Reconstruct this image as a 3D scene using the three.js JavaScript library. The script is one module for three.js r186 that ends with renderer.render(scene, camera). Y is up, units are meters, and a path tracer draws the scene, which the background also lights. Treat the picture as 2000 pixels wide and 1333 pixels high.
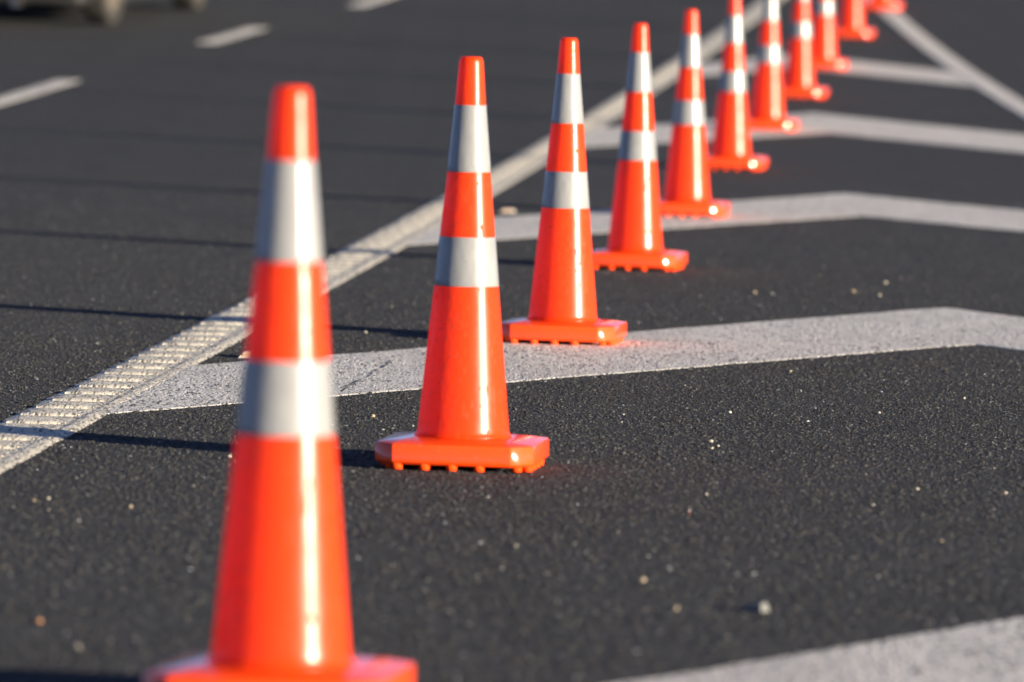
import * as THREE from 'three';
import { mergeGeometries, toCreasedNormals } from 'three/addons/utils/BufferGeometryUtils.js';
import { RoundedBoxGeometry } from 'three/addons/geometries/RoundedBoxGeometry.js';
import { ImprovedNoise } from 'three/addons/math/ImprovedNoise.js';

// ---------------------------------------------------------------- camera, sky, sun, exposure
const R = Math.PI / 180;
const EYE = 1.15;                                    // a photographer crouching with a 200 mm lens
const scene = new THREE.Scene();
const camera = new THREE.PerspectiveCamera(6.635, 1024 / 682, 0.1, 3000);
camera.position.set(0, EYE, 0);
camera.rotation.order = 'YXZ';
camera.rotation.set(-3.75 * R, 0, 1.3 * R);
camera.focus = 14.7;
camera.userData.fStop = 4.2;

const renderer = new THREE.WebGLRenderer({ antialias: true });
renderer.setSize(1024, 682);
renderer.toneMapping = THREE.LinearToneMapping;
renderer.toneMappingExposure = 2.95;
renderer.shadowMap.enabled = true;
renderer.shadowMap.type = THREE.PCFSoftShadowMap;

const SUN_AZ = 57 * R, SUN_EL = 8.5 * R;             // low sun, to the right and behind the photographer
const sunDir = new THREE.Vector3(Math.sin(SUN_AZ) * Math.cos(SUN_EL), Math.sin(SUN_EL), Math.cos(SUN_AZ) * Math.cos(SUN_EL));
const sun = new THREE.DirectionalLight(new THREE.Color().setRGB(1.0, 0.86, 0.65), 5);
sun.position.copy(sunDir).multiplyScalar(120).add(new THREE.Vector3(0, 0, -25));
sun.target.position.set(0, 0, -25);
sun.castShadow = true;
sun.shadow.mapSize.set(4096, 4096);
Object.assign(sun.shadow.camera, { left: -40, right: 40, top: 20, bottom: -20, near: 1, far: 260 });
scene.add(sun, sun.target);

// clear evening sky: deep blue overhead, pale towards the horizon, a soft aureole round the sun
{
  const W = 512, H = 256, a = new Float32Array(W * H * 4), d = new THREE.Vector3();
  for (let j = 0; j < H; j++) for (let i = 0; i < W; i++) {
    const el = ((j + 0.5) / H - 0.5) * Math.PI, az = ((i + 0.5) / W - 0.5) * 2 * Math.PI;
    d.set(Math.cos(az) * Math.cos(el), Math.sin(el), Math.sin(az) * Math.cos(el));
    const e = Math.max(el, 0), hz = Math.exp(-e / 0.20), c = Math.acos(Math.min(1, d.dot(sunDir)));
    const glow = Math.exp(-c / 0.22);
    const k = (j * W + i) * 4;
    a[k] = 0.008 + 0.188 * hz + 0.30 * glow;
    a[k + 1] = 0.022 + 0.262 * hz + 0.25 * glow;
    a[k + 2] = 0.064 + 0.425 * hz + 0.19 * glow;
    a[k + 3] = 1;
  }
  const t = new THREE.DataTexture(a, W, H, THREE.RGBAFormat, THREE.FloatType);
  t.mapping = THREE.EquirectangularReflectionMapping; t.magFilter = t.minFilter = THREE.LinearFilter; t.wrapS = THREE.RepeatWrapping; t.needsUpdate = true;
  scene.background = t; scene.environment = t;
}

// ---------------------------------------------------------------- helpers
let seed = 20417;
const rnd = () => { seed = (seed * 1664525 + 1013904223) >>> 0; return seed / 4294967296; };
const rr = (a, b) => a + (b - a) * rnd();
const perlin = new ImprovedNoise();
const lin = (r, g, b) => new THREE.Color().setRGB(r, g, b);

// the road dips gently and climbs again; s is the distance ahead of the camera
const CO = [6.21157939e-06, 8.12036416e-05, -1.01815778e-02, -1.02011493];
const cub = (s) => ((CO[0] * s + CO[1]) * s + CO[2]) * s + CO[3];
function gy(s) {
  if (s > 53) return EYE + cub(53) + 0.0507 * 60 * (1 - Math.exp(-(s - 53) / 60));
  if (s < 0) return EYE + cub(0) + 0.0101 * 20 * (1 - Math.exp(s / 20));
  return EYE + cub(s);
}
const slope = (s) => (gy(s + 0.05) - gy(s - 0.05)) / 0.1;
const P = (x, s, h = 0) => new THREE.Vector3(x, gy(s) + h, -s);

const used = {};
function numbered(n) { const k = (used[n] = (used[n] ?? -1) + 1); return k ? `${n}_${String(k).padStart(3, '0')}` : n; }
function tag(o, label, category, group, kind) {
  o.userData.label = label; o.userData.category = category;
  if (group) o.userData.group = group;
  if (kind) o.userData.kind = kind;
  return o;
}
function mesh(name, geo, mat, parent) {
  const m = new THREE.Mesh(geo, mat); m.name = parent ? name : numbered(name); m.castShadow = m.receiveShadow = true; (parent ?? scene).add(m); return m;
}
function thing(name, label, category, group) { const g = new THREE.Group(); g.name = numbered(name); tag(g, label, category, group); scene.add(g); return g; }

// tileable noise: value noise on a wrapping lattice
function lattice(n, s0) { const a = new Float32Array(n * n); let q = s0 >>> 0; for (let i = 0; i < n * n; i++) { q = (q * 1664525 + 1013904223) >>> 0; a[i] = q / 4294967296; } return a; }
function vnoise(lat, n, u, v) {
  const x = u * n, y = v * n, xi = Math.floor(x), yi = Math.floor(y); let fx = x - xi, fy = y - yi;
  fx = fx * fx * (3 - 2 * fx); fy = fy * fy * (3 - 2 * fy);
  const g = (i, j) => lat[(((j % n) + n) % n) * n + (((i % n) + n) % n)];
  return (g(xi, yi) * (1 - fx) + g(xi + 1, yi) * fx) * (1 - fy) + (g(xi, yi + 1) * (1 - fx) + g(xi + 1, yi + 1) * fx) * fy;
}
function bytesTexture(N, fn, srgb) {
  const a = new Uint8Array(N * N * 4);
  for (let j = 0; j < N; j++) for (let i = 0; i < N; i++) { const c = fn(i, j); const k = (j * N + i) * 4; a[k] = c[0]; a[k + 1] = c[1]; a[k + 2] = c[2]; a[k + 3] = 255; }
  const t = new THREE.DataTexture(a, N, N, THREE.RGBAFormat, THREE.UnsignedByteType);
  t.wrapS = t.wrapT = THREE.RepeatWrapping; t.magFilter = THREE.LinearFilter; t.minFilter = THREE.LinearMipmapLinearFilter; t.generateMipmaps = true; t.anisotropy = 16;
  if (srgb) t.colorSpace = THREE.SRGBColorSpace; t.needsUpdate = true; return t;
}
const toS = (l) => 255 * (l <= 0.0031308 ? 12.92 * l : 1.055 * Math.pow(l, 1 / 2.4) - 0.055);

// chippings of the asphalt surface as a wrapped Worley field: which stone, and how near its middle
function stones(N, cells, s0) {
  const cx = lattice(cells, s0), cy = lattice(cells, s0 + 77), id = lattice(cells, s0 + 991), rad = lattice(cells, s0 + 313);
  const h = new Float32Array(N * N), tone = new Float32Array(N * N);
  for (let j = 0; j < N; j++) for (let i = 0; i < N; i++) {
    const u = i / N * cells, v = j / N * cells, iu = Math.floor(u), iv = Math.floor(v); let best = 9, b2 = 9, bt = 0;
    for (let dj = -1; dj <= 1; dj++) for (let di = -1; di <= 1; di++) {
      const ci = (iu + di + cells) % cells, cj = (iv + dj + cells) % cells, q = cj * cells + ci;
      const dx = iu + di + cx[q] - u, dy = iv + dj + cy[q] - v, d = Math.hypot(dx, dy) / (0.6 + 0.7 * rad[q]);
      if (d < best) { b2 = best; best = d; bt = id[q]; } else if (d < b2) b2 = d;
    }
    h[j * N + i] = Math.min(1, (b2 - best) * 1.8) * (0.45 + 0.55 * bt); tone[j * N + i] = bt;
  }
  return { h, tone };
}

// ---------------------------------------------------------------- materials
const M = {};
{
  const N = 2048, st = stones(N, 256, 11), l1 = lattice(512, 5), l2 = lattice(32, 6), l3 = lattice(8, 7);
  const colour = bytesTexture(N, (i, j) => {
    const u = i / N, v = j / N, k = j * N + i, t = st.tone[k], h = st.h[k];
    const fine = vnoise(l1, 512, u, v), mid = vnoise(l2, 32, u, v), big = vnoise(l3, 8, u, v);
    let b = 0.031 + 0.021 * t + 0.014 * (fine - 0.5) + 0.011 * (mid - 0.5) + 0.010 * (big - 0.5);
    let w = 0.04 * (fine - 0.5) + 0.08 * (t - 0.5);
    if (t > 0.985) { b = 0.16; w = 0.25 * (fine - 0.3); } else if (h < 0.06) b *= 0.8;      // pale chippings; bitumen between stones
    return [toS(b * (0.955 + w)), toS(b), toS(b * (1.085 - w))];
  }, true);
  colour.repeat.set(1 / 2.1, 1 / 2.1);
  const st2 = stones(N, 210, 91);
  const bump = bytesTexture(N, (i, j) => { const k = j * N + i, v = 255 * Math.min(1, 0.75 * st2.h[k] + 0.25 * vnoise(l1, 512, i / N, j / N)); return [v, v, v]; });
  bump.repeat.set(1 / 1.75, 1 / 1.75);
  M.asphalt = new THREE.MeshPhysicalMaterial({ map: colour, bumpMap: bump, bumpScale: 0.0035, roughness: 0.85, specularIntensity: 0.4 });

  // thermoplastic road paint: off-white, trowel streaks, pin holes and small chips that bare the dark surface
  const p1 = lattice(256, 21), p2 = lattice(64, 22), p3 = lattice(16, 23), p4 = lattice(512, 24);
  const pf = (u, v) => {
    const chip = vnoise(p1, 256, u, v) * 0.6 + vnoise(p4, 512, u, v) * 0.4, patch = vnoise(p3, 16, u, v), grime = vnoise(p2, 64, u, v);
    const lump = vnoise(p1, 256, u + 0.3, v); return { chip: chip > 0.785 - 0.15 * patch * patch, worn: chip > 0.68 - 0.12 * patch, grime, patch, grain: vnoise(p4, 512, u, v), lump };
  };
  const paint = bytesTexture(N, (i, j) => {
    const q = pf(i / N, j / N); let b = 0.63 + 0.13 * (q.grime - 0.5) + 0.12 * (q.patch - 0.5) + 0.14 * (q.grain - 0.5) + 0.08 * (q.lump - 0.5);
    if (q.chip) b = 0.12;
    return [toS(b * 1.02), toS(b * 0.98), toS(b * 0.91)];
  }, true);
  paint.repeat.set(1 / 1.9, 1 / 8.7);
  const pb = bytesTexture(1024, (i, j) => { const q = pf(i / 1024, j / 1024), v = q.chip ? 20 : 90 + 60 * q.grain + 95 * q.lump * (0.3 + 0.7 * q.patch); return [v, v, v]; });
  pb.repeat.set(1 / 1.9, 1 / 6.3);
  M.paint = new THREE.MeshStandardMaterial({ map: paint, bumpMap: pb, bumpScale: 0.003, roughness: 0.7 });
  // the ribbed line is older: driven over and pitted
  const worn = bytesTexture(1024, (i, j) => {
    const q = pf(i / 1024, j / 1024); let b = 0.66 + 0.12 * (q.grime - 0.5) + 0.10 * (q.patch - 0.5) + 0.14 * (q.grain - 0.5);
    if (q.worn) b = 0.10 + 0.16 * q.grain;
    return [toS(b * 1.05), toS(b * 0.975), toS(b * 0.82)];
  }, true);
  worn.repeat.set(1 / 1.2, 1 / 6.1);
  M.rib = new THREE.MeshStandardMaterial({ map: worn, bumpMap: pb, bumpScale: 0.002, roughness: 0.65 });
  M.crack = new THREE.MeshStandardMaterial({ color: lin(0.05, 0.047, 0.044), roughness: 0.95 });

  // moulded PVC: slightly wavy skin, scuffs
  const c1 = lattice(16, 31), c2 = lattice(128, 32), c3 = lattice(64, 33);
  const wav = bytesTexture(512, (i, j) => { const u = i / 512, v = j / 512, w = 255 * (0.6 * vnoise(c1, 16, u, v) + 0.28 * vnoise(c3, 64, u, v) + 0.12 * vnoise(c2, 128, u, v)); return [w, w, w]; });
  const scuff = bytesTexture(512, (i, j) => { const u = i / 512, v = j / 512, s = vnoise(c3, 64, u, v * 0.5), w = 255 * Math.min(1, 0.25 + 0.08 * vnoise(c1, 16, u, v) + (s > 0.84 ? 0.28 : 0) + 0.05 * vnoise(c2, 128, u, v)); return [w, w, w]; });
  const g1 = lattice(64, 35), g2 = lattice(256, 36), g3 = lattice(8, 37);
  const skin = bytesTexture(1024, (i, j) => {                 // pigment, with scuffs and specks of road dirt
    const u = i / 1024, v = j / 1024, streak = vnoise(g2, 256, u, v * 0.12), s = vnoise(g1, 64, u, v) * 0.55 + vnoise(g2, 256, u, v) * 0.45, zone = vnoise(g3, 8, u, v);
    let k = 1 - 0.07 * (vnoise(g1, 64, v, u) - 0.5), d = 0; if (s > 0.83 - 0.14 * zone) d = 0.45; if (streak > 0.90 && zone > 0.52) d = Math.max(d, 0.25);
    const mix = (c, dirt) => toS(c * k * (1 - d) + dirt * d);
    return [mix(0.95, 0.30), mix(0.066, 0.10), mix(0.004, 0.05)];
  }, true);
  M.orange = new THREE.MeshPhysicalMaterial({ map: skin, roughness: 0.95, specularIntensity: 0, transmission: 0.42, thickness: 0, clearcoat: 1, clearcoatRoughness: 1, clearcoatRoughnessMap: scuff, bumpMap: wav, bumpScale: 0.0011, ior: 1.5 });
  M.orangeBase = new THREE.MeshPhysicalMaterial({ map: skin, roughness: 0.6, specularIntensity: 0.2, clearcoat: 0.95, clearcoatRoughness: 0.12, bumpMap: wav, bumpScale: 0.0004, ior: 1.5 });
  const smudge = bytesTexture(512, (i, j) => {                 // silver sheeting: faint smears and a few scratches
    const u = i / 512, v = j / 512, k = 0.23 * (1 + 0.16 * (vnoise(g1, 64, u, v * 0.4) - 0.5) + 0.14 * (vnoise(g3, 8, u, v) - 0.5)) * (vnoise(g2, 256, u * 0.3, v) > 0.93 ? 0.72 : 1);
    return [toS(k), toS(k * 1.02), toS(k * 1.04)];
  }, true);
  M.band = new THREE.MeshPhysicalMaterial({ map: smudge, roughness: 0.5, specularIntensity: 0.4, clearcoat: 1, clearcoatRoughness: 0.25, bumpMap: wav, bumpScale: 0.0003, ior: 1.52 });
  M.studBody = new THREE.MeshPhysicalMaterial({ color: lin(0.62, 0.58, 0.50), roughness: 0.45 });
  M.studLens = new THREE.MeshPhysicalMaterial({ color: lin(0.70, 0.45, 0.28), roughness: 0.2, clearcoat: 1 });
  M.tyre = new THREE.MeshStandardMaterial({ color: lin(0.022, 0.021, 0.02), roughness: 0.85 });
  M.sidewall = new THREE.MeshStandardMaterial({ color: lin(0.017, 0.016, 0.014), roughness: 0.8 });
  M.rim = new THREE.MeshStandardMaterial({ color: lin(0.075, 0.064, 0.05), roughness: 0.6 });
  M.carPaint = new THREE.MeshPhysicalMaterial({ color: lin(0.03, 0.032, 0.036), roughness: 0.4, clearcoat: 1, clearcoatRoughness: 0.06, metalness: 0.4 });
  M.carTrim = new THREE.MeshStandardMaterial({ color: lin(0.02, 0.02, 0.021), roughness: 0.7 });
  M.glass = new THREE.MeshPhysicalMaterial({ color: lin(0.02, 0.025, 0.03), roughness: 0.05, clearcoat: 1 });
  M.tail = new THREE.MeshPhysicalMaterial({ color: lin(0.4, 0.02, 0.02), roughness: 0.15, clearcoat: 1 });
  M.plate = new THREE.MeshStandardMaterial({ color: lin(0.7, 0.7, 0.68), roughness: 0.4 });
  M.steel = new THREE.MeshStandardMaterial({ color: lin(0.45, 0.42, 0.38), roughness: 0.35, metalness: 1 });
}

// ---------------------------------------------------------------- the road
{
  const ss = []; for (let s = -200; s < -10; s += 10) ss.push(s); for (let s = -10; s < 4; s += 2) ss.push(s); for (let s = 4; s < 80; s += 0.5) ss.push(s); for (let s = 80; s <= 1200; s *= 1.08) ss.push(s);
  const xs = [-1000, -300, -100, -30, -10, -3, 0, 3, 10, 30, 100, 300, 1000], pos = [], uv = [], nor = [], idx = [], n = xs.length;
  for (const s of ss) for (const x of xs) { pos.push(x, gy(s), -s); uv.push(x, s); const m = slope(s), l = Math.hypot(1, m); nor.push(0, 1 / l, m / l); }
  for (let j = 0; j + 1 < ss.length; j++) for (let i = 0; i + 1 < n; i++) { const a = j * n + i, b = a + 1, c = a + n, d = c + 1; idx.push(a, b, d, a, d, c); }
  const g = new THREE.BufferGeometry();
  g.setAttribute('position', new THREE.Float32BufferAttribute(pos, 3)); g.setAttribute('normal', new THREE.Float32BufferAttribute(nor, 3)); g.setAttribute('uv', new THREE.Float32BufferAttribute(uv, 2)); g.setIndex(idx);
  tag(mesh('asphalt_road', g, M.asphalt), 'dark grey asphalt road surface under the cones and markings', 'road', null, 'structure');
}

// a painted marking: near and far edge polylines in (x, s), swept together; a real layer of paint with an uneven rim
function marking(near, far, h, step = 0.09, ragged = 0.014, feather = 0.022) {
  const A = [], B = [];
  for (let k = 0; k + 1 < near.length; k++) {
    const L = Math.hypot(near[k + 1][0] - near[k][0], near[k + 1][1] - near[k][1]), n = Math.max(1, Math.ceil(L / step));
    for (let i = k ? 1 : 0; i <= n; i++) {
      const t = i / n, mix = (p) => [p[k][0] + (p[k + 1][0] - p[k][0]) * t, p[k][1] + (p[k + 1][1] - p[k][1]) * t];
      const a = mix(near), b = mix(far), w = Math.hypot(b[0] - a[0], b[1] - a[1]) || 1, dx = (b[0] - a[0]) / w, ds = (b[1] - a[1]) / w;
      const j = ragged * (2.2 * perlin.noise(a[0] * 9, a[1] * 9, 3.1) + rr(-0.6, 0.6)), q = ragged * (2.2 * perlin.noise(b[0] * 9, b[1] * 9, 7.7) + rr(-0.6, 0.6));
      A.push([a[0] + dx * j, a[1] + ds * j]); B.push([b[0] + dx * q, b[1] + ds * q]);
    }
  }
  const pos = [], uv = [], idx = [];
  const quad = (p, q, r2, t) => { const o = pos.length / 3; for (const v of [p, q, r2, t]) { pos.push(v.x, v.y, v.z); uv.push(v.x, -v.z); } idx.push(o, o + 1, o + 2, o, o + 2, o + 3); };
  const out = (a, b, i) => { const w = Math.hypot(a[i][0] - b[i][0], a[i][1] - b[i][1]) || 1; return [a[i][0] + (a[i][0] - b[i][0]) / w * feather, a[i][1] + (a[i][1] - b[i][1]) / w * feather]; };
  const rows = Math.max(1, Math.ceil(Math.hypot(far[0][0] - near[0][0], far[0][1] - near[0][1]) / 0.35));
  const at = (i, r2) => [A[i][0] + (B[i][0] - A[i][0]) * r2, A[i][1] + (B[i][1] - A[i][1]) * r2];
  for (let i = 0; i + 1 < A.length; i++) {
    for (let r2 = 0; r2 < rows; r2++) quad(P(...at(i, r2 / rows), h), P(...at(i + 1, r2 / rows), h), P(...at(i + 1, (r2 + 1) / rows), h), P(...at(i, (r2 + 1) / rows), h));
    quad(P(...out(A, B, i), -0.0005), P(...out(A, B, i + 1), -0.0005), P(...A[i + 1], h), P(...A[i], h));
    quad(P(...out(B, A, i + 1), -0.0005), P(...out(B, A, i), -0.0005), P(...B[i], h), P(...B[i + 1], h));
  }
  for (const i of [0, A.length - 1]) quad(P(...A[i], -0.002), P(...B[i], -0.002), P(...B[i], h), P(...A[i], h));
  const g = new THREE.BufferGeometry();
  g.setAttribute('position', new THREE.Float32BufferAttribute(pos, 3)); g.setAttribute('uv', new THREE.Float32BufferAttribute(uv, 2)); g.setIndex(idx);
  g.computeVertexNormals();
  return g;
}

// edge line with raised ribs: a gentle left-hand curve seen in plan
const EC = [5.897430284490638e-06, 1.3496041580688295e-04, 0.05309211817557056, -1.8790292666467932];
const xe = (s) => (s > 50 ? xe(50) + 0.112 * (s - 50) : ((EC[0] * s + EC[1]) * s + EC[2]) * s + EC[3]);
const HALF = 0.1;
const edgeLine = (() => {
  // cross-section from the left shoulder to the raised rim on the right: [across, height]
  const prof = [[-0.014, -0.001], [0.000, 0.0008], [0.018, 0.0030], [0.03, 0.0036], [0.145, 0.0032], [0.158, 0.0020], [0.166, 0.0032], [0.172, 0.0036], [0.188, 0.0031], [0.200, 0.0018], [0.212, -0.0008]], pos = [], uv = [], idx = [], k = prof.length;
  let rows = 0;
  for (let s = 4; s <= 61; s += s > 10 && s < 24 ? 0.045 : 0.15) {
    const wl = 0.006 * perlin.noise(1.3, s * 2.1, 0.4) + 0.004 * perlin.noise(4.3, s * 9, 2.4), wr = 0.004 * perlin.noise(7.1, s * 2.7, 5.2) + 0.003 * perlin.noise(2.2, s * 11, 8.1), lift = 1 + 0.5 * perlin.noise(9.9, s * 5, 1.7) + 0.3 * perlin.noise(3.9, s * 17, 6.7);
    prof.forEach(([u, h], i) => { const x = xe(s) - HALF + u + (i < 3 ? wl : i > 4 ? wr : 0); pos.push(x, gy(s) + (i >= 6 && i <= 8 ? h * lift : h) + 0.0006 * perlin.noise(u * 60, s * 14, 3), -s); uv.push(x, s); });
    rows++;
  }
  for (let j = 0; j + 1 < rows; j++) for (let i = 0; i + 1 < k; i++) { const a = j * k + i, b = a + 1, c = a + k, d = c + 1; idx.push(a, b, d, a, d, c); }
  const g = new THREE.BufferGeometry(); g.setAttribute('position', new THREE.Float32BufferAttribute(pos, 3)); g.setAttribute('uv', new THREE.Float32BufferAttribute(uv, 2)); g.setIndex(idx); g.computeVertexNormals();
  return tag(mesh('edge_line', g, M.rib), 'white road edge line with raised ribs running behind the row of cones', 'road marking', null, 'structure');
})();
{
  // one rib: a low bar of thermoplastic with rounded, slightly drooping ends
  const variants = [];
  for (let v = 0; v < 4; v++) {
    const nx = 9, prof = [[-0.046, -0.001], [-0.036, 0.0042], [-0.016, 0.0066], [0.016, 0.0065], [0.036, 0.0040], [0.046, -0.001]], pos = [], uv = [], idx = [], k = prof.length;
    for (let i = 0; i < nx; i++) {
      const u = -1 + 2 * i / (nx - 1), end = Math.pow(Math.abs(u), 5), wob = 0.004 * perlin.noise(u * 3 + v * 7, 1.3, 0.2);
      for (const [z, y] of prof) { const X = 0.068 * u + 0.004 * perlin.noise(v, z * 60, u * 4), Z = z * (1 - 0.35 * end) + wob; pos.push(X, y * (1 - 0.55 * end) * (1 + 0.15 * perlin.noise(u * 5, v * 3, z * 50)), Z); uv.push(X + v * 0.37, Z + v * 0.21); }
    }
    for (let i = 0; i + 1 < nx; i++) for (let j = 0; j + 1 < k; j++) { const a = i * k + j, b = a + 1, c = a + k, d = c + 1; idx.push(a, b, d, a, d, c); }
    for (const i of [0, nx - 1]) for (let j = 1; j + 1 < k; j++) idx.push(i * k, i * k + j + (i ? 1 : 0), i * k + j + (i ? 0 : 1));
    const g = new THREE.BufferGeometry(); g.setAttribute('position', new THREE.Float32BufferAttribute(pos, 3)); g.setAttribute('uv', new THREE.Float32BufferAttribute(uv, 2)); g.setIndex(idx); g.computeVertexNormals(); variants.push(g);
  }
  let n = 0;
  for (let s = 10.6; s < 46; s += 0.25) {
    const r = mesh('rib', variants[n++ % 4], M.rib, edgeLine); r.name = `rib_${String(n).padStart(3, '0')}`;
    const sj = s + rr(-0.006, 0.006); r.position.copy(P(xe(sj) - 0.017 + rr(-0.004, 0.004), sj, 0.0032));
    r.rotation.set(Math.atan(slope(sj)), rr(-0.03, 0.03) - 0.03, 0, 'YXZ');
  }
}

// chevron bars of the gore area, from the nearest to the farthest
const RX = (s) => 3.335 - 0.003 * Math.max(0, s - 40);     // middle of the right-hand line
const chevrons = [
  { l: [-1.15, 5.08, 1.27, 8.78], r: [3.2, 4.95], d: 1.87, label: 'white chevron bar nearest the foremost cone, only its right arm showing' },
  { l: [xe(14.19) + 0.09, 14.19, 1.40, 17.75], r: [3.2, 14.1], d: 1.86, label: 'cracked white chevron bar passing just behind the cone with the sharpest outline' },
  { l: [xe(22.9) + 0.09, 22.9, 1.54, 26.15], r: [3.23, 23.3], d: 2.05, label: 'white chevron bar passing under the fifth cone of the row' },
  { l: [xe(32.45) + 0.09, 32.45, 1.85, 35.0], r: [3.27, 32.35], d: 2.5, label: 'white chevron bar passing under the seventh cone of the row' },
  { l: [xe(42) + 0.09, 42, 2.10, 43.9], r: [3.24, 41.75], d: 2.0, label: 'short white chevron bar reaching the right edge line under the ninth cone' },
];
const bars = chevrons.map(({ l, r, d, label }, i) => {
  const s1 = l[1] + d, x1 = i ? xe(s1) + 0.09 : l[0] + 0.1;
  const near = [[l[0], l[1]], [l[2], l[3]], [r[0], r[1]]], far = [[x1, s1], [l[2] + 0.04, l[3] + d], [r[0], r[1] + d]];
  if (i) far[0][1] = l[1] + d - 0.06;
  return tag(mesh('chevron_marking', marking(near, far, 0.0021), M.paint), label, 'road marking', 'chevron bars painted between the two edge lines', 'structure');
});
{
  const near = [], far = []; for (let s = 6; s <= 64; s += 0.5) { near.push([RX(s) - 0.085, s]); far.push([RX(s) + 0.085, s]); }
  tag(mesh('edge_line', marking(near, far, 0.004, 0.2, 0.004, 0.008), M.paint), 'plain white road edge line on the side of the gore facing the sun', 'road marking', null, 'structure');
}
// broken lane line on the far side
for (const [a, b, label] of [[[-3.62, 30.6], [-3.03, 39.7], 'white lane dash level with the sixth and seventh cones'], [[-2.42, 45.5], [-2.12, 48.0], 'white lane dash just in front of the parked car'], [[-1.44, 51.6], [-0.9, 55.5], 'white lane dash beyond the parked car']]) {
  const dx = b[0] - a[0], ds = b[1] - a[1], q = Math.hypot(dx, ds), wx = 0.075 * ds / q, ws = 0.075 * dx / q;
  tag(mesh('lane_dash', marking([[a[0] + wx, a[1] - ws], [b[0] + wx, b[1] - ws]], [[a[0] - wx, a[1] + ws], [b[0] - wx, b[1] + ws]], 0.003, 0.2, 0.005, 0.008), M.paint), label, 'road marking', 'dashes of the broken lane line', 'structure');
}
// cracks in the paint of the second bar
{
  const path = (pts, w) => {
    const pos = [], idx = [];
    pts.forEach(([x, s], i) => { const ww = w * rr(0.3, 1.4) * (i === 0 || i === pts.length - 1 ? 0.3 : 1); for (const e of [-1, 1]) { const v = P(x + e * ww, s + e * ww * 3, 0.0029); pos.push(v.x, v.y, v.z); } if (i) { const o = i * 2; idx.push(o - 2, o - 1, o + 1, o - 2, o + 1, o); } });
    const g = new THREE.BufferGeometry(); g.setAttribute('position', new THREE.Float32BufferAttribute(pos, 3)); g.setIndex(idx); g.computeVertexNormals(); return g;
  };
  const main = []; for (let i = 0; i <= 22; i++) { const t = i / 22; main.push([-0.435 + 0.105 * t + rr(-0.007, 0.007), 15.14 + 1.25 * t + rr(-0.02, 0.02)]); }
  const side = []; for (let i = 0; i <= 8; i++) { const t = i / 8; side.push([-0.40 + 0.07 * t + rr(-0.005, 0.005), 15.5 + 0.1 * t + rr(-0.03, 0.03)]); }
  const side2 = []; for (let i = 0; i <= 7; i++) { const t = i / 7; side2.push([-0.445 + 0.04 * t, 15.2 + 0.35 * t + rr(-0.03, 0.03)]); }
  for (const [p, w] of [[main, 0.0026], [side, 0.0018], [side2, 0.003]]) mesh('crack', path(p, w), M.crack, bars[1]);
}

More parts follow.
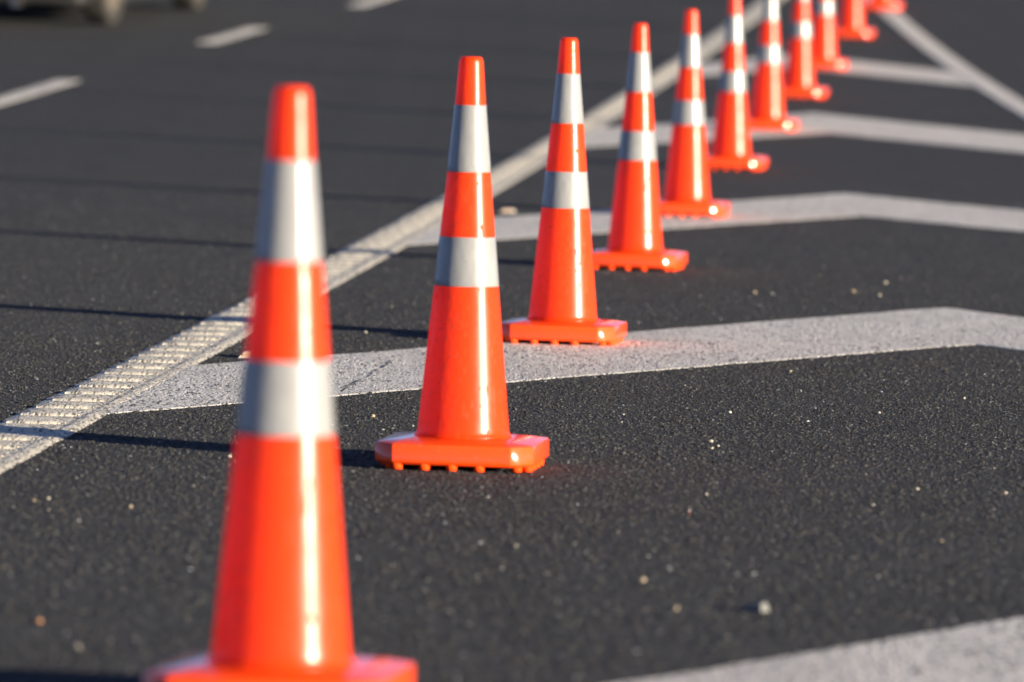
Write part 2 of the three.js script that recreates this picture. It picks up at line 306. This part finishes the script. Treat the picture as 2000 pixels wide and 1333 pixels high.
// ---------------------------------------------------------------- traffic cones
const coneGeo = {};
{
  const lathe = (pts, seg = 72) => { const g = new THREE.LatheGeometry(pts.map(([r, y]) => new THREE.Vector2(r, y)), seg); const uv = g.attributes.uv, p = g.attributes.position; for (let i = 0; i < uv.count; i++) uv.setXY(i, uv.getX(i) * 1.0, p.getY(i) * 1.6); return g; };
  const rad = (y) => 0.1015 - (y - 0.072) / (0.805 - 0.072) * (0.1015 - 0.0330) + (y > 0.805 ? (y - 0.805) * 0.018 : 0);
  coneGeo.rad = rad;
  const body = [[0.0985, 0.055], [0.1085, 0.0665], [0.1045, 0.0695], [0.1025, 0.074]];
  for (let y = 0.08; y < 0.88; y += 0.02) body.push([rad(y), y]);
  body.push([rad(0.886), 0.886], [0.0258, 0.8915], [0.0245, 0.8962], [0.0215, 0.8992], [0.018, 0.9], [0.011, 0.9], [0.0085, 0.8975], [0.0085, 0.87]);
  coneGeo.body = lathe(body);
  const band = (a, b) => { const o = 0.0009, p = [[rad(a) - 0.001, a], [rad(a) + o, a + 0.0004]]; for (let y = a + 0.015; y < b - 0.005; y += 0.015) p.push([rad(y) + o, y]); p.push([rad(b) + o, b - 0.0004], [rad(b) - 0.001, b]); return lathe(p); };
  coneGeo.bands = [band(0.647, 0.794), band(0.397, 0.505)];
  // base: square plate with cut corners, rounded rims and a top that rises gently to the body
  const S = 0.175, K = 0.044, oct = (d) => { const s = S - d, k = K - d * 0.586; return [[s, -(s - k)], [s, s - k], [s - k, s], [-(s - k), s], [-s, s - k], [-s, -(s - k)], [-(s - k), -s], [s - k, -s]]; };
  const rings = [[0.012, 0.0115], [0.004, 0.0125], [0, 0.0175], [0, 0.0525], [0.0015, 0.0562], [0.005, 0.0578], [0.06, 0.0635], [0.085, 0.0665]];
  const pos = [], nor = [];
  const put = (a, b, c) => { for (const v of [a, b, c]) pos.push(...v); };
  const R3 = rings.map(([d, y]) => {
    const o = oct(d), out = [], bev = 0.0028;
    for (let i = 0; i < 8; i++) {                    // soften each corner with three points
      const p = o[i], a = o[(i + 7) % 8], b = o[(i + 1) % 8], la = Math.hypot(a[0] - p[0], a[1] - p[1]), lb = Math.hypot(b[0] - p[0], b[1] - p[1]);
      const pa = [p[0] + (a[0] - p[0]) * bev / la, p[1] + (a[1] - p[1]) * bev / la], pb = [p[0] + (b[0] - p[0]) * bev / lb, p[1] + (b[1] - p[1]) * bev / lb];
      out.push(pa, [(pa[0] + pb[0] + 2 * p[0]) / 4, (pa[1] + pb[1] + 2 * p[1]) / 4], pb);
    }
    return out.map(([x, z]) => [x, y, z]);
  });
  for (let k = 0; k + 1 < R3.length; k++) for (let i = 0; i < 24; i++) { const a = R3[k][i], b = R3[k][(i + 1) % 24], c = R3[k + 1][i], d = R3[k + 1][(i + 1) % 24]; put(a, d, b); put(a, c, d); }
  for (let i = 0; i < 24; i++) put(R3[0][i], R3[0][(i + 1) % 24], [0, 0.0115, 0]);
  let g = new THREE.BufferGeometry(); g.setAttribute('position', new THREE.Float32BufferAttribute(pos, 3));
  const uv = []; for (let i = 0; i < pos.length; i += 3) uv.push((pos[i] + pos[i + 1]) * 2, (pos[i + 2] + pos[i + 1]) * 2); g.setAttribute('uv', new THREE.Float32BufferAttribute(uv, 2));
  coneGeo.base = toCreasedNormals(g, 0.6);
  coneGeo.foot = new THREE.LatheGeometry([[0, 0], [0.0095, 0], [0.0115, 0.002], [0.0125, 0.0145]].map(([r, y]) => new THREE.Vector2(r, y)), 14);
  coneGeo.feet = [];
  for (let q = 0; q < 4; q++) for (let k = -2; k <= 2; k++) { const x = k * 0.06, z = 0.1615, a = q * Math.PI / 2; if (k === 2) { coneGeo.feet.push([Math.cos(a) * 0.14 + Math.sin(a) * 0.138, -Math.sin(a) * 0.14 + Math.cos(a) * 0.138]); continue; } coneGeo.feet.push([Math.cos(a) * x + Math.sin(a) * z, -Math.sin(a) * x + Math.cos(a) * z]); }
}
function makeCone() {
  const t = thing('traffic_cone', '', 'traffic cone');
  const b = mesh('base', coneGeo.base, M.orangeBase, t);
  for (const [x, z] of coneGeo.feet) mesh('foot', coneGeo.foot, M.orangeBase, b).position.set(x, 0, z);
  mesh('body', coneGeo.body, M.orange, t);
  for (const g of coneGeo.bands) mesh('reflective_band', g, M.band, t);
  return t;
}
const coneSpots = [
  // x, s, turn, label
  [-0.325, 8.489, -9, 'orange traffic cone with silver bands, foremost of the row, nothing in front of it'],
  [-0.103, 12.917, -7.8, 'second orange cone of the row, sharply outlined, in front of the cracked chevron bar'],
  [0.149, 17.401, -9, 'third orange cone of the row, standing on the far side of the cracked chevron bar'],
  [0.446, 21.647, -11, 'fourth orange cone of the row, standing on bare asphalt between two chevron bars'],
  [0.753, 25.793, -10, 'fifth orange cone of the row, its base on the chevron bar behind the fourth cone'],
  [1.115, 30.55, -12, 'sixth orange cone of the row, on asphalt between the third and fourth chevron bars'],
  [1.500, 35.25, -11, 'seventh orange cone of the row, its base on a white chevron bar'],
  [1.900, 39.70, -13, 'eighth orange cone of the row, between the last two chevron bars'],
  [2.270, 43.90, -10, 'ninth orange cone of the row, its base on the last chevron bar'],
  [2.750, 48.70, -12, 'tenth orange cone of the row, second from the far end'],
  [3.260, 53.00, -10, 'last orange cone of the row, standing on the plain edge line at the far end'],
];
const proto = makeCone();
coneSpots.forEach(([x, s, turn, label], i) => {
  const c = i ? proto.clone() : proto;
  if (i) { c.name = numbered('traffic_cone'); scene.add(c); }
  c.userData = { label, category: 'traffic cone', group: 'traffic cones set out in a row' };
  c.position.copy(P(x, s, i === 4 || i === 6 || i === 8 ? 0.0021 : i === 10 ? 0.005 : 0.0012));
  c.rotation.order = 'XYZ'; c.rotation.set(Math.atan(slope(s)), turn * R, 0);
  for (const o of c.children) if (o.name !== 'base') o.rotation.y = i * 2.1 + (o.name === 'body' ? 0 : 0.7);   // no two wear alike
});

// ---------------------------------------------------------------- raised road studs beside the edge line
for (const [x, s, label] of [[-0.715, 16.4, 'small pale raised road stud between the ribbed edge line and the cracked chevron bar'], [-0.03, 25.75, 'small pale raised road stud by the ribbed edge line, behind the second cone']]) {
  const t = thing('road_stud', label, 'road stud', 'raised road studs along the ribbed edge line');
  const g = new THREE.CylinderGeometry(0.046, 0.072, 0.019, 4, 1); g.rotateY(Math.PI / 4); g.translate(0, 0.0095, 0);
  mesh('housing', toCreasedNormals(g, 0.3), M.studBody, t);
  for (const e of [-1, 1]) { const l = new RoundedBoxGeometry(0.074, 0.013, 0.003, 2, 0.001); const m = mesh('reflector', l, M.studLens, t); m.position.set(0, 0.0098, e * 0.0425); m.rotation.x = -e * 46 * R * 0.85; }
  t.position.copy(P(x, s, 0.001)); t.rotation.set(Math.atan(slope(s)), -0.1, 0); t.scale.setScalar(s > 20 ? 0.62 : 0.85);
}

// ---------------------------------------------------------------- the car beyond the lane line
{
  const car = thing('parked_car', 'dark car seen from behind on the far lane, its wheels dusty', 'car');
  const L0 = -0.75, L1 = 3.35, half = 0.86;            // z forward along the car from the rear axle
  const side = new THREE.Shape();
  const pts = [[L0, 0.24], [L0 - 0.06, 0.5], [L0 - 0.02, 0.78], [L0 + 0.06, 1.0], [L0 + 0.38, 1.43], [L0 + 0.7, 1.5], [1.3, 1.5], [1.75, 1.42], [2.45, 1.02], [3.2, 0.86], [3.38, 0.66], [3.4, 0.3], [3.25, 0.2]];
  side.moveTo(...pts[0]); pts.slice(1).forEach((p) => side.lineTo(...p));
  const arch = (c, r) => { side.lineTo(c + r, 0.2); side.absarc(c, 0.31, r, 0, Math.PI, false); };
  arch(2.6, 0.37); side.lineTo(2.2, 0.18); side.lineTo(0.4, 0.18); arch(0, 0.37); side.lineTo(L0, 0.24);
  const bg = new THREE.ExtrudeGeometry(side, { depth: 2 * half - 0.12, bevelEnabled: true, bevelThickness: 0.06, bevelSize: 0.04, bevelSegments: 3, curveSegments: 20 });
  bg.translate(0, 0, -(half - 0.06)); bg.rotateY(-Math.PI / 2); bg.rotateY(Math.PI);     // profile x becomes -z (away from the camera)
  mesh('body', toCreasedNormals(bg, 0.6), M.carPaint, car);
  const win = (shape, d, name) => { const g = new THREE.ExtrudeGeometry(shape, { depth: d, bevelEnabled: false }); g.translate(0, 0, -d / 2); g.rotateY(Math.PI / 2); return mesh(name, g, M.glass, car); };
  const sw = new THREE.Shape([[L0 + 0.5, 1.05], [L0 + 0.62, 1.38], [1.3, 1.4], [1.65, 1.34], [2.1, 1.04]].map((p) => new THREE.Vector2(...p)));
  win(sw, 2 * half + 0.012, 'side_window');
  const rear = mesh('rear_window', new RoundedBoxGeometry(1.3, 0.42, 0.02, 2, 0.01), M.glass, car); rear.position.set(0, 1.22, -(L0 + 0.17) + 0.045); rear.rotation.x = -0.64;
  for (const e of [-1, 1]) { const tl = mesh('tail_light', new RoundedBoxGeometry(0.22, 0.26, 0.06, 3, 0.02), M.tail, car); tl.position.set(e * 0.68, 0.82, -L0 + 0.035); }
  const bump = mesh('rear_bumper', new RoundedBoxGeometry(1.66, 0.36, 0.16, 4, 0.05), M.carTrim, car); bump.position.set(0, 0.375, -L0 + 0.05);
  mesh('number_plate', new RoundedBoxGeometry(0.36, 0.125, 0.012, 2, 0.004), M.plate, car).position.set(0, 0.68, -L0 + 0.065);
  const ex = mesh('exhaust_pipe', new THREE.CylinderGeometry(0.032, 0.032, 0.3, 16), M.steel, car); ex.rotation.x = Math.PI / 2; ex.position.set(0.30, 0.205, -L0 + 0.06);
  mesh('underbody', new RoundedBoxGeometry(1.3, 0.1, 3.6, 2, 0.03), M.carTrim, car).position.set(0, 0.2, -1.3);
  const tyre = new THREE.LatheGeometry([[0.2, -0.08], [0.25, -0.1], [0.295, -0.098], [0.308, -0.085], [0.311, -0.05], [0.311, 0.05], [0.308, 0.085], [0.295, 0.098], [0.25, 0.1], [0.2, 0.08]].map((p) => new THREE.Vector2(...p)), 48);
  const wall = new THREE.LatheGeometry([[0.205, 0.085], [0.25, 0.1022], [0.29, 0.1002], [0.296, 0.097]].map((p) => new THREE.Vector2(...p)), 48);
  const rim = new THREE.LatheGeometry([[0, 0.062], [0.05, 0.066], [0.06, 0.05], [0.16, 0.06], [0.2, 0.085], [0.206, 0.07], [0.2, -0.06], [0, -0.06]].map((p) => new THREE.Vector2(...p)), 40);
  for (const z of [0, -2.6]) for (const e of [1, -1]) {
    const w = new THREE.Group(); w.name = 'wheel'; car.add(w); w.position.set(e * 0.755, 0.311, z); w.rotation.z = -e * Math.PI / 2;
    mesh('tyre', tyre, M.tyre, w); mesh('sidewall', wall, M.sidewall, w); mesh('rim', rim, M.rim, w);
  }
  // rear right wheel touches the road at x = -3.40, s = 48.0; the car points away, turned 12 degrees to the right
  const s0 = 48.1, a = -12.4 * R, off = new THREE.Vector3(0.755, 0, 0).applyAxisAngle(new THREE.Vector3(0, 1, 0), a);
  const c = P(-3.40 - off.x, s0 + off.z, 0); c.y = gy(s0); car.position.copy(c);
  car.rotation.order = 'XYZ'; car.rotation.set(Math.atan((gy(s0 + 2.6) - gy(s0)) / 2.6), a, 0);
}

// ---------------------------------------------------------------- loose bits on the road
function pebbleGeo(k, flat) {
  const g = new THREE.IcosahedronGeometry(1, 1), p = g.attributes.position;
  for (let i = 0; i < p.count; i++) { const x = p.getX(i), y = p.getY(i), z = p.getZ(i), f = 1 + 0.35 * perlin.noise(x * 1.3 + k * 5.1, y * 1.3, z * 1.3 + k); p.setXYZ(i, x * f, y * f * flat, z * f * 0.85); }
  g.computeVertexNormals(); return g;
}
{
  const geos = [0, 1, 2].map((k) => pebbleGeo(k, 0.75));
  const mats = { beige: lin(0.26, 0.21, 0.15), white: lin(0.31, 0.29, 0.25), tan: lin(0.36, 0.18, 0.10), grey: lin(0.17, 0.16, 0.145), red: lin(0.22, 0.035, 0.025) };
  for (const k in mats) mats[k] = new THREE.MeshStandardMaterial({ color: mats[k], roughness: 0.75 });
  const GR = 'loose pebbles lying on the asphalt';
  const plain = null;
  const where = (x, s) => (s > 19 ? 'pale pebble on the asphalt beyond the cracked chevron bar' : s > 17 ? 'pale pebble lying in the shadow of the third cone'
    : x < -0.65 && s > 11 ? 'pale pebble near the ribbed edge line, beside the foremost cone' : x < -0.6 && s < 11 ? 'dull grey pebble near the base of the foremost cone' : x < 0 && s > 12.5 ? 'pale pebble in front of the cracked chevron bar, between the first two cones'
    : s > 13.4 && s < 13.8 && x < 0.5 ? 'white pebble in the tight cluster of three beside the second cone' : s > 13.8 ? 'tiny pale pebble close in front of the cracked chevron bar, past the second cone' : 'tiny pale pebble on open asphalt between the cracked chevron bar and the stone shard');
  const list = [
    [0.243, 10.455, 0.0062, 'beige', 'round beige pebble beside the shard of stone, the larger one farther from the chevron bar'], [0.289, 9.976, 0.0058, 'beige', 'round beige pebble lying level with the grey blue stone shard'],
    [-0.761, 9.547, 0.0055, 'tan', 'rust brown pebble on the asphalt beside the shadow of the foremost cone'], [-0.672, 9.188, 0.0062, 'grey', plain],
    [0.472, 13.75, 0.0055, 'white', plain], [0.484, 13.62, 0.004, 'white', plain], [0.468, 13.55, 0.0042, 'white', plain],
    [-0.755, 11.7, 0.0052, 'beige', plain], [-0.93, 11.85, 0.004, 'white', plain], [-0.955, 11.8, 0.004, 'beige', plain], [-0.91, 11.6, 0.0035, 'grey', plain],
    [0.875, 12.55, 0.0045, 'white', plain], [0.415, 12.3, 0.0042, 'white', plain], [0.366, 11.85, 0.0032, 'red', 'tiny red chip on the asphalt between the second cone and the stone shard'],
    [0.775, 16.3, 0.0055, 'beige', plain], [0.55, 14.7, 0.005, 'white', plain], [0.28, 14.55, 0.0038, 'white', plain], [0.93, 14.8, 0.0045, 'white', plain],
    [0.84, 11.35, 0.0045, 'beige', plain], [1.06, 12.5, 0.0045, 'white', plain], [0.015, 11.05, 0.005, 'grey', plain], [1.19, 15.4, 0.0045, 'white', plain],
    [1.18, 20.4, 0.008, 'beige', plain], [1.26, 20.2, 0.007, 'white', plain], [1.33, 21.0, 0.007, 'white', plain], [0.83, 20.2, 0.008, 'beige', plain],
    [-0.52, 13.9, 0.0045, 'white', plain], [-0.6, 14.05, 0.0045, 'beige', plain], [-0.335, 14.3, 0.006, 'beige', plain], [-0.33, 13.2, 0.0035, 'white', plain], [-0.62, 13.0, 0.005, 'white', plain], [-0.44, 17.6, 0.006, 'white', plain],
  ];
  list.forEach(([x, s, r, c, label], i) => { const m = mesh('pebble', geos[i % 3], mats[c]); m.scale.setScalar(r); m.rotation.y = i * 1.7; m.position.copy(P(x, s, r * 0.55)); tag(m, label ?? where(x, s), 'pebble', GR); });

  // the shard: a split piece of stone with flat faces
  const hx = 0.028, pr = [[-hx, 0, -0.008], [hx, 0, -0.009], [hx * 0.9, 0, 0.010], [-hx * 0.8, 0, 0.008], [-hx * 0.7, 0.009, -0.005], [hx * 0.8, 0.016, -0.006], [hx * 0.75, 0.014, 0.006], [-hx * 0.6, 0.010, 0.005]];
  const f = [[0, 1, 2, 3], [4, 7, 6, 5], [0, 4, 5, 1], [1, 5, 6, 2], [2, 6, 7, 3], [3, 7, 4, 0]], pos = [], idx = [];
  f.forEach((q, n) => { q.forEach((i) => pos.push(...pr[i])); const o = n * 4; idx.push(o, o + 1, o + 2, o, o + 2, o + 3); });
  const g = new THREE.BufferGeometry(); g.setAttribute('position', new THREE.Float32BufferAttribute(pos, 3)); g.setIndex(idx); g.computeVertexNormals();
  const sh = mesh('stone_shard', g, new THREE.MeshStandardMaterial({ color: lin(0.085, 0.09, 0.09), roughness: 0.45 }));
  sh.position.copy(P(0.424, 9.99, 0.001)); sh.rotation.y = -0.8; tag(sh, 'angular grey stone shard casting a shadow on the asphalt', 'stone');
}

// ---------------------------------------------------------------- chippings that stand proud of the asphalt, where the lens is sharp enough to show them
{
  const g = new THREE.IcosahedronGeometry(1, 0), p = g.attributes.position;
  for (let i = 0; i < p.count; i++) { const x = p.getX(i), y = p.getY(i), z = p.getZ(i), q = 1 + 0.3 * perlin.noise(x * 2 + 4, y * 2, z * 2); p.setXYZ(i, x * q, y * q, z * q); }
  g.computeVertexNormals();
  const mat = [], col = [], m4 = new THREE.Matrix4(), q = new THREE.Quaternion(), e = new THREE.Euler(), v = new THREE.Vector3(), sc = new THREE.Vector3();
  for (let s = 7.2; s < 30; s += 0.02) {
    const w = s * 0.176 + 1.0, dens = s < 17 ? 6500 : 6500 * Math.pow((30 - s) / 13, 1.3) * 0.6 + 300, n = Math.floor(dens * w * 0.02 + rnd());
    for (let i = 0; i < n; i++) {
      const x = rr(-w / 2, w / 2), ss = s + rr(0, 0.02), r = 0.0024 + 0.0030 * rnd() * rnd() + (rnd() < 0.06 ? rr(0.0006, 0.0026) : 0);
      v.copy(P(x, ss, -r * 0.30 + rr(-0.0006, 0.0004))); e.set(rr(0, 6.3), rr(0, 6.3), rr(0, 6.3)); q.setFromEuler(e); sc.set(r * rr(0.8, 1.3), r * rr(0.55, 0.85), r * rr(0.8, 1.3));
      m4.compose(v, q, sc); mat.push(...m4.elements);
      const t = rnd(); let b = 0.014 + 0.047 * rnd() * rnd() + 0.013 * rnd(); const k = rr(-0.08, 0.10); if (t > 0.996) b = rr(0.15, 0.36); else if (t > 0.95) b = 0.08;
      col.push(b * (0.965 + k), b, b * (1.07 - k));
    }
  }
  const n = mat.length / 16, im = new THREE.InstancedMesh(g, new THREE.MeshPhysicalMaterial({ color: 0xffffff, roughness: 0.75, specularIntensity: 0.5 }), n), c = new THREE.Color();
  for (let i = 0; i < n; i++) { m4.fromArray(mat, i * 16); im.setMatrixAt(i, m4); im.setColorAt(i, c.setRGB(col[i * 3], col[i * 3 + 1], col[i * 3 + 2])); }
  im.name = 'asphalt_chippings'; im.castShadow = im.receiveShadow = true; scene.add(im);
  tag(im, 'small dark and pale stone chippings standing proud of the asphalt', 'chippings', null, 'stuff');
  console.log('chippings', n);
}

renderer.render(scene, camera);
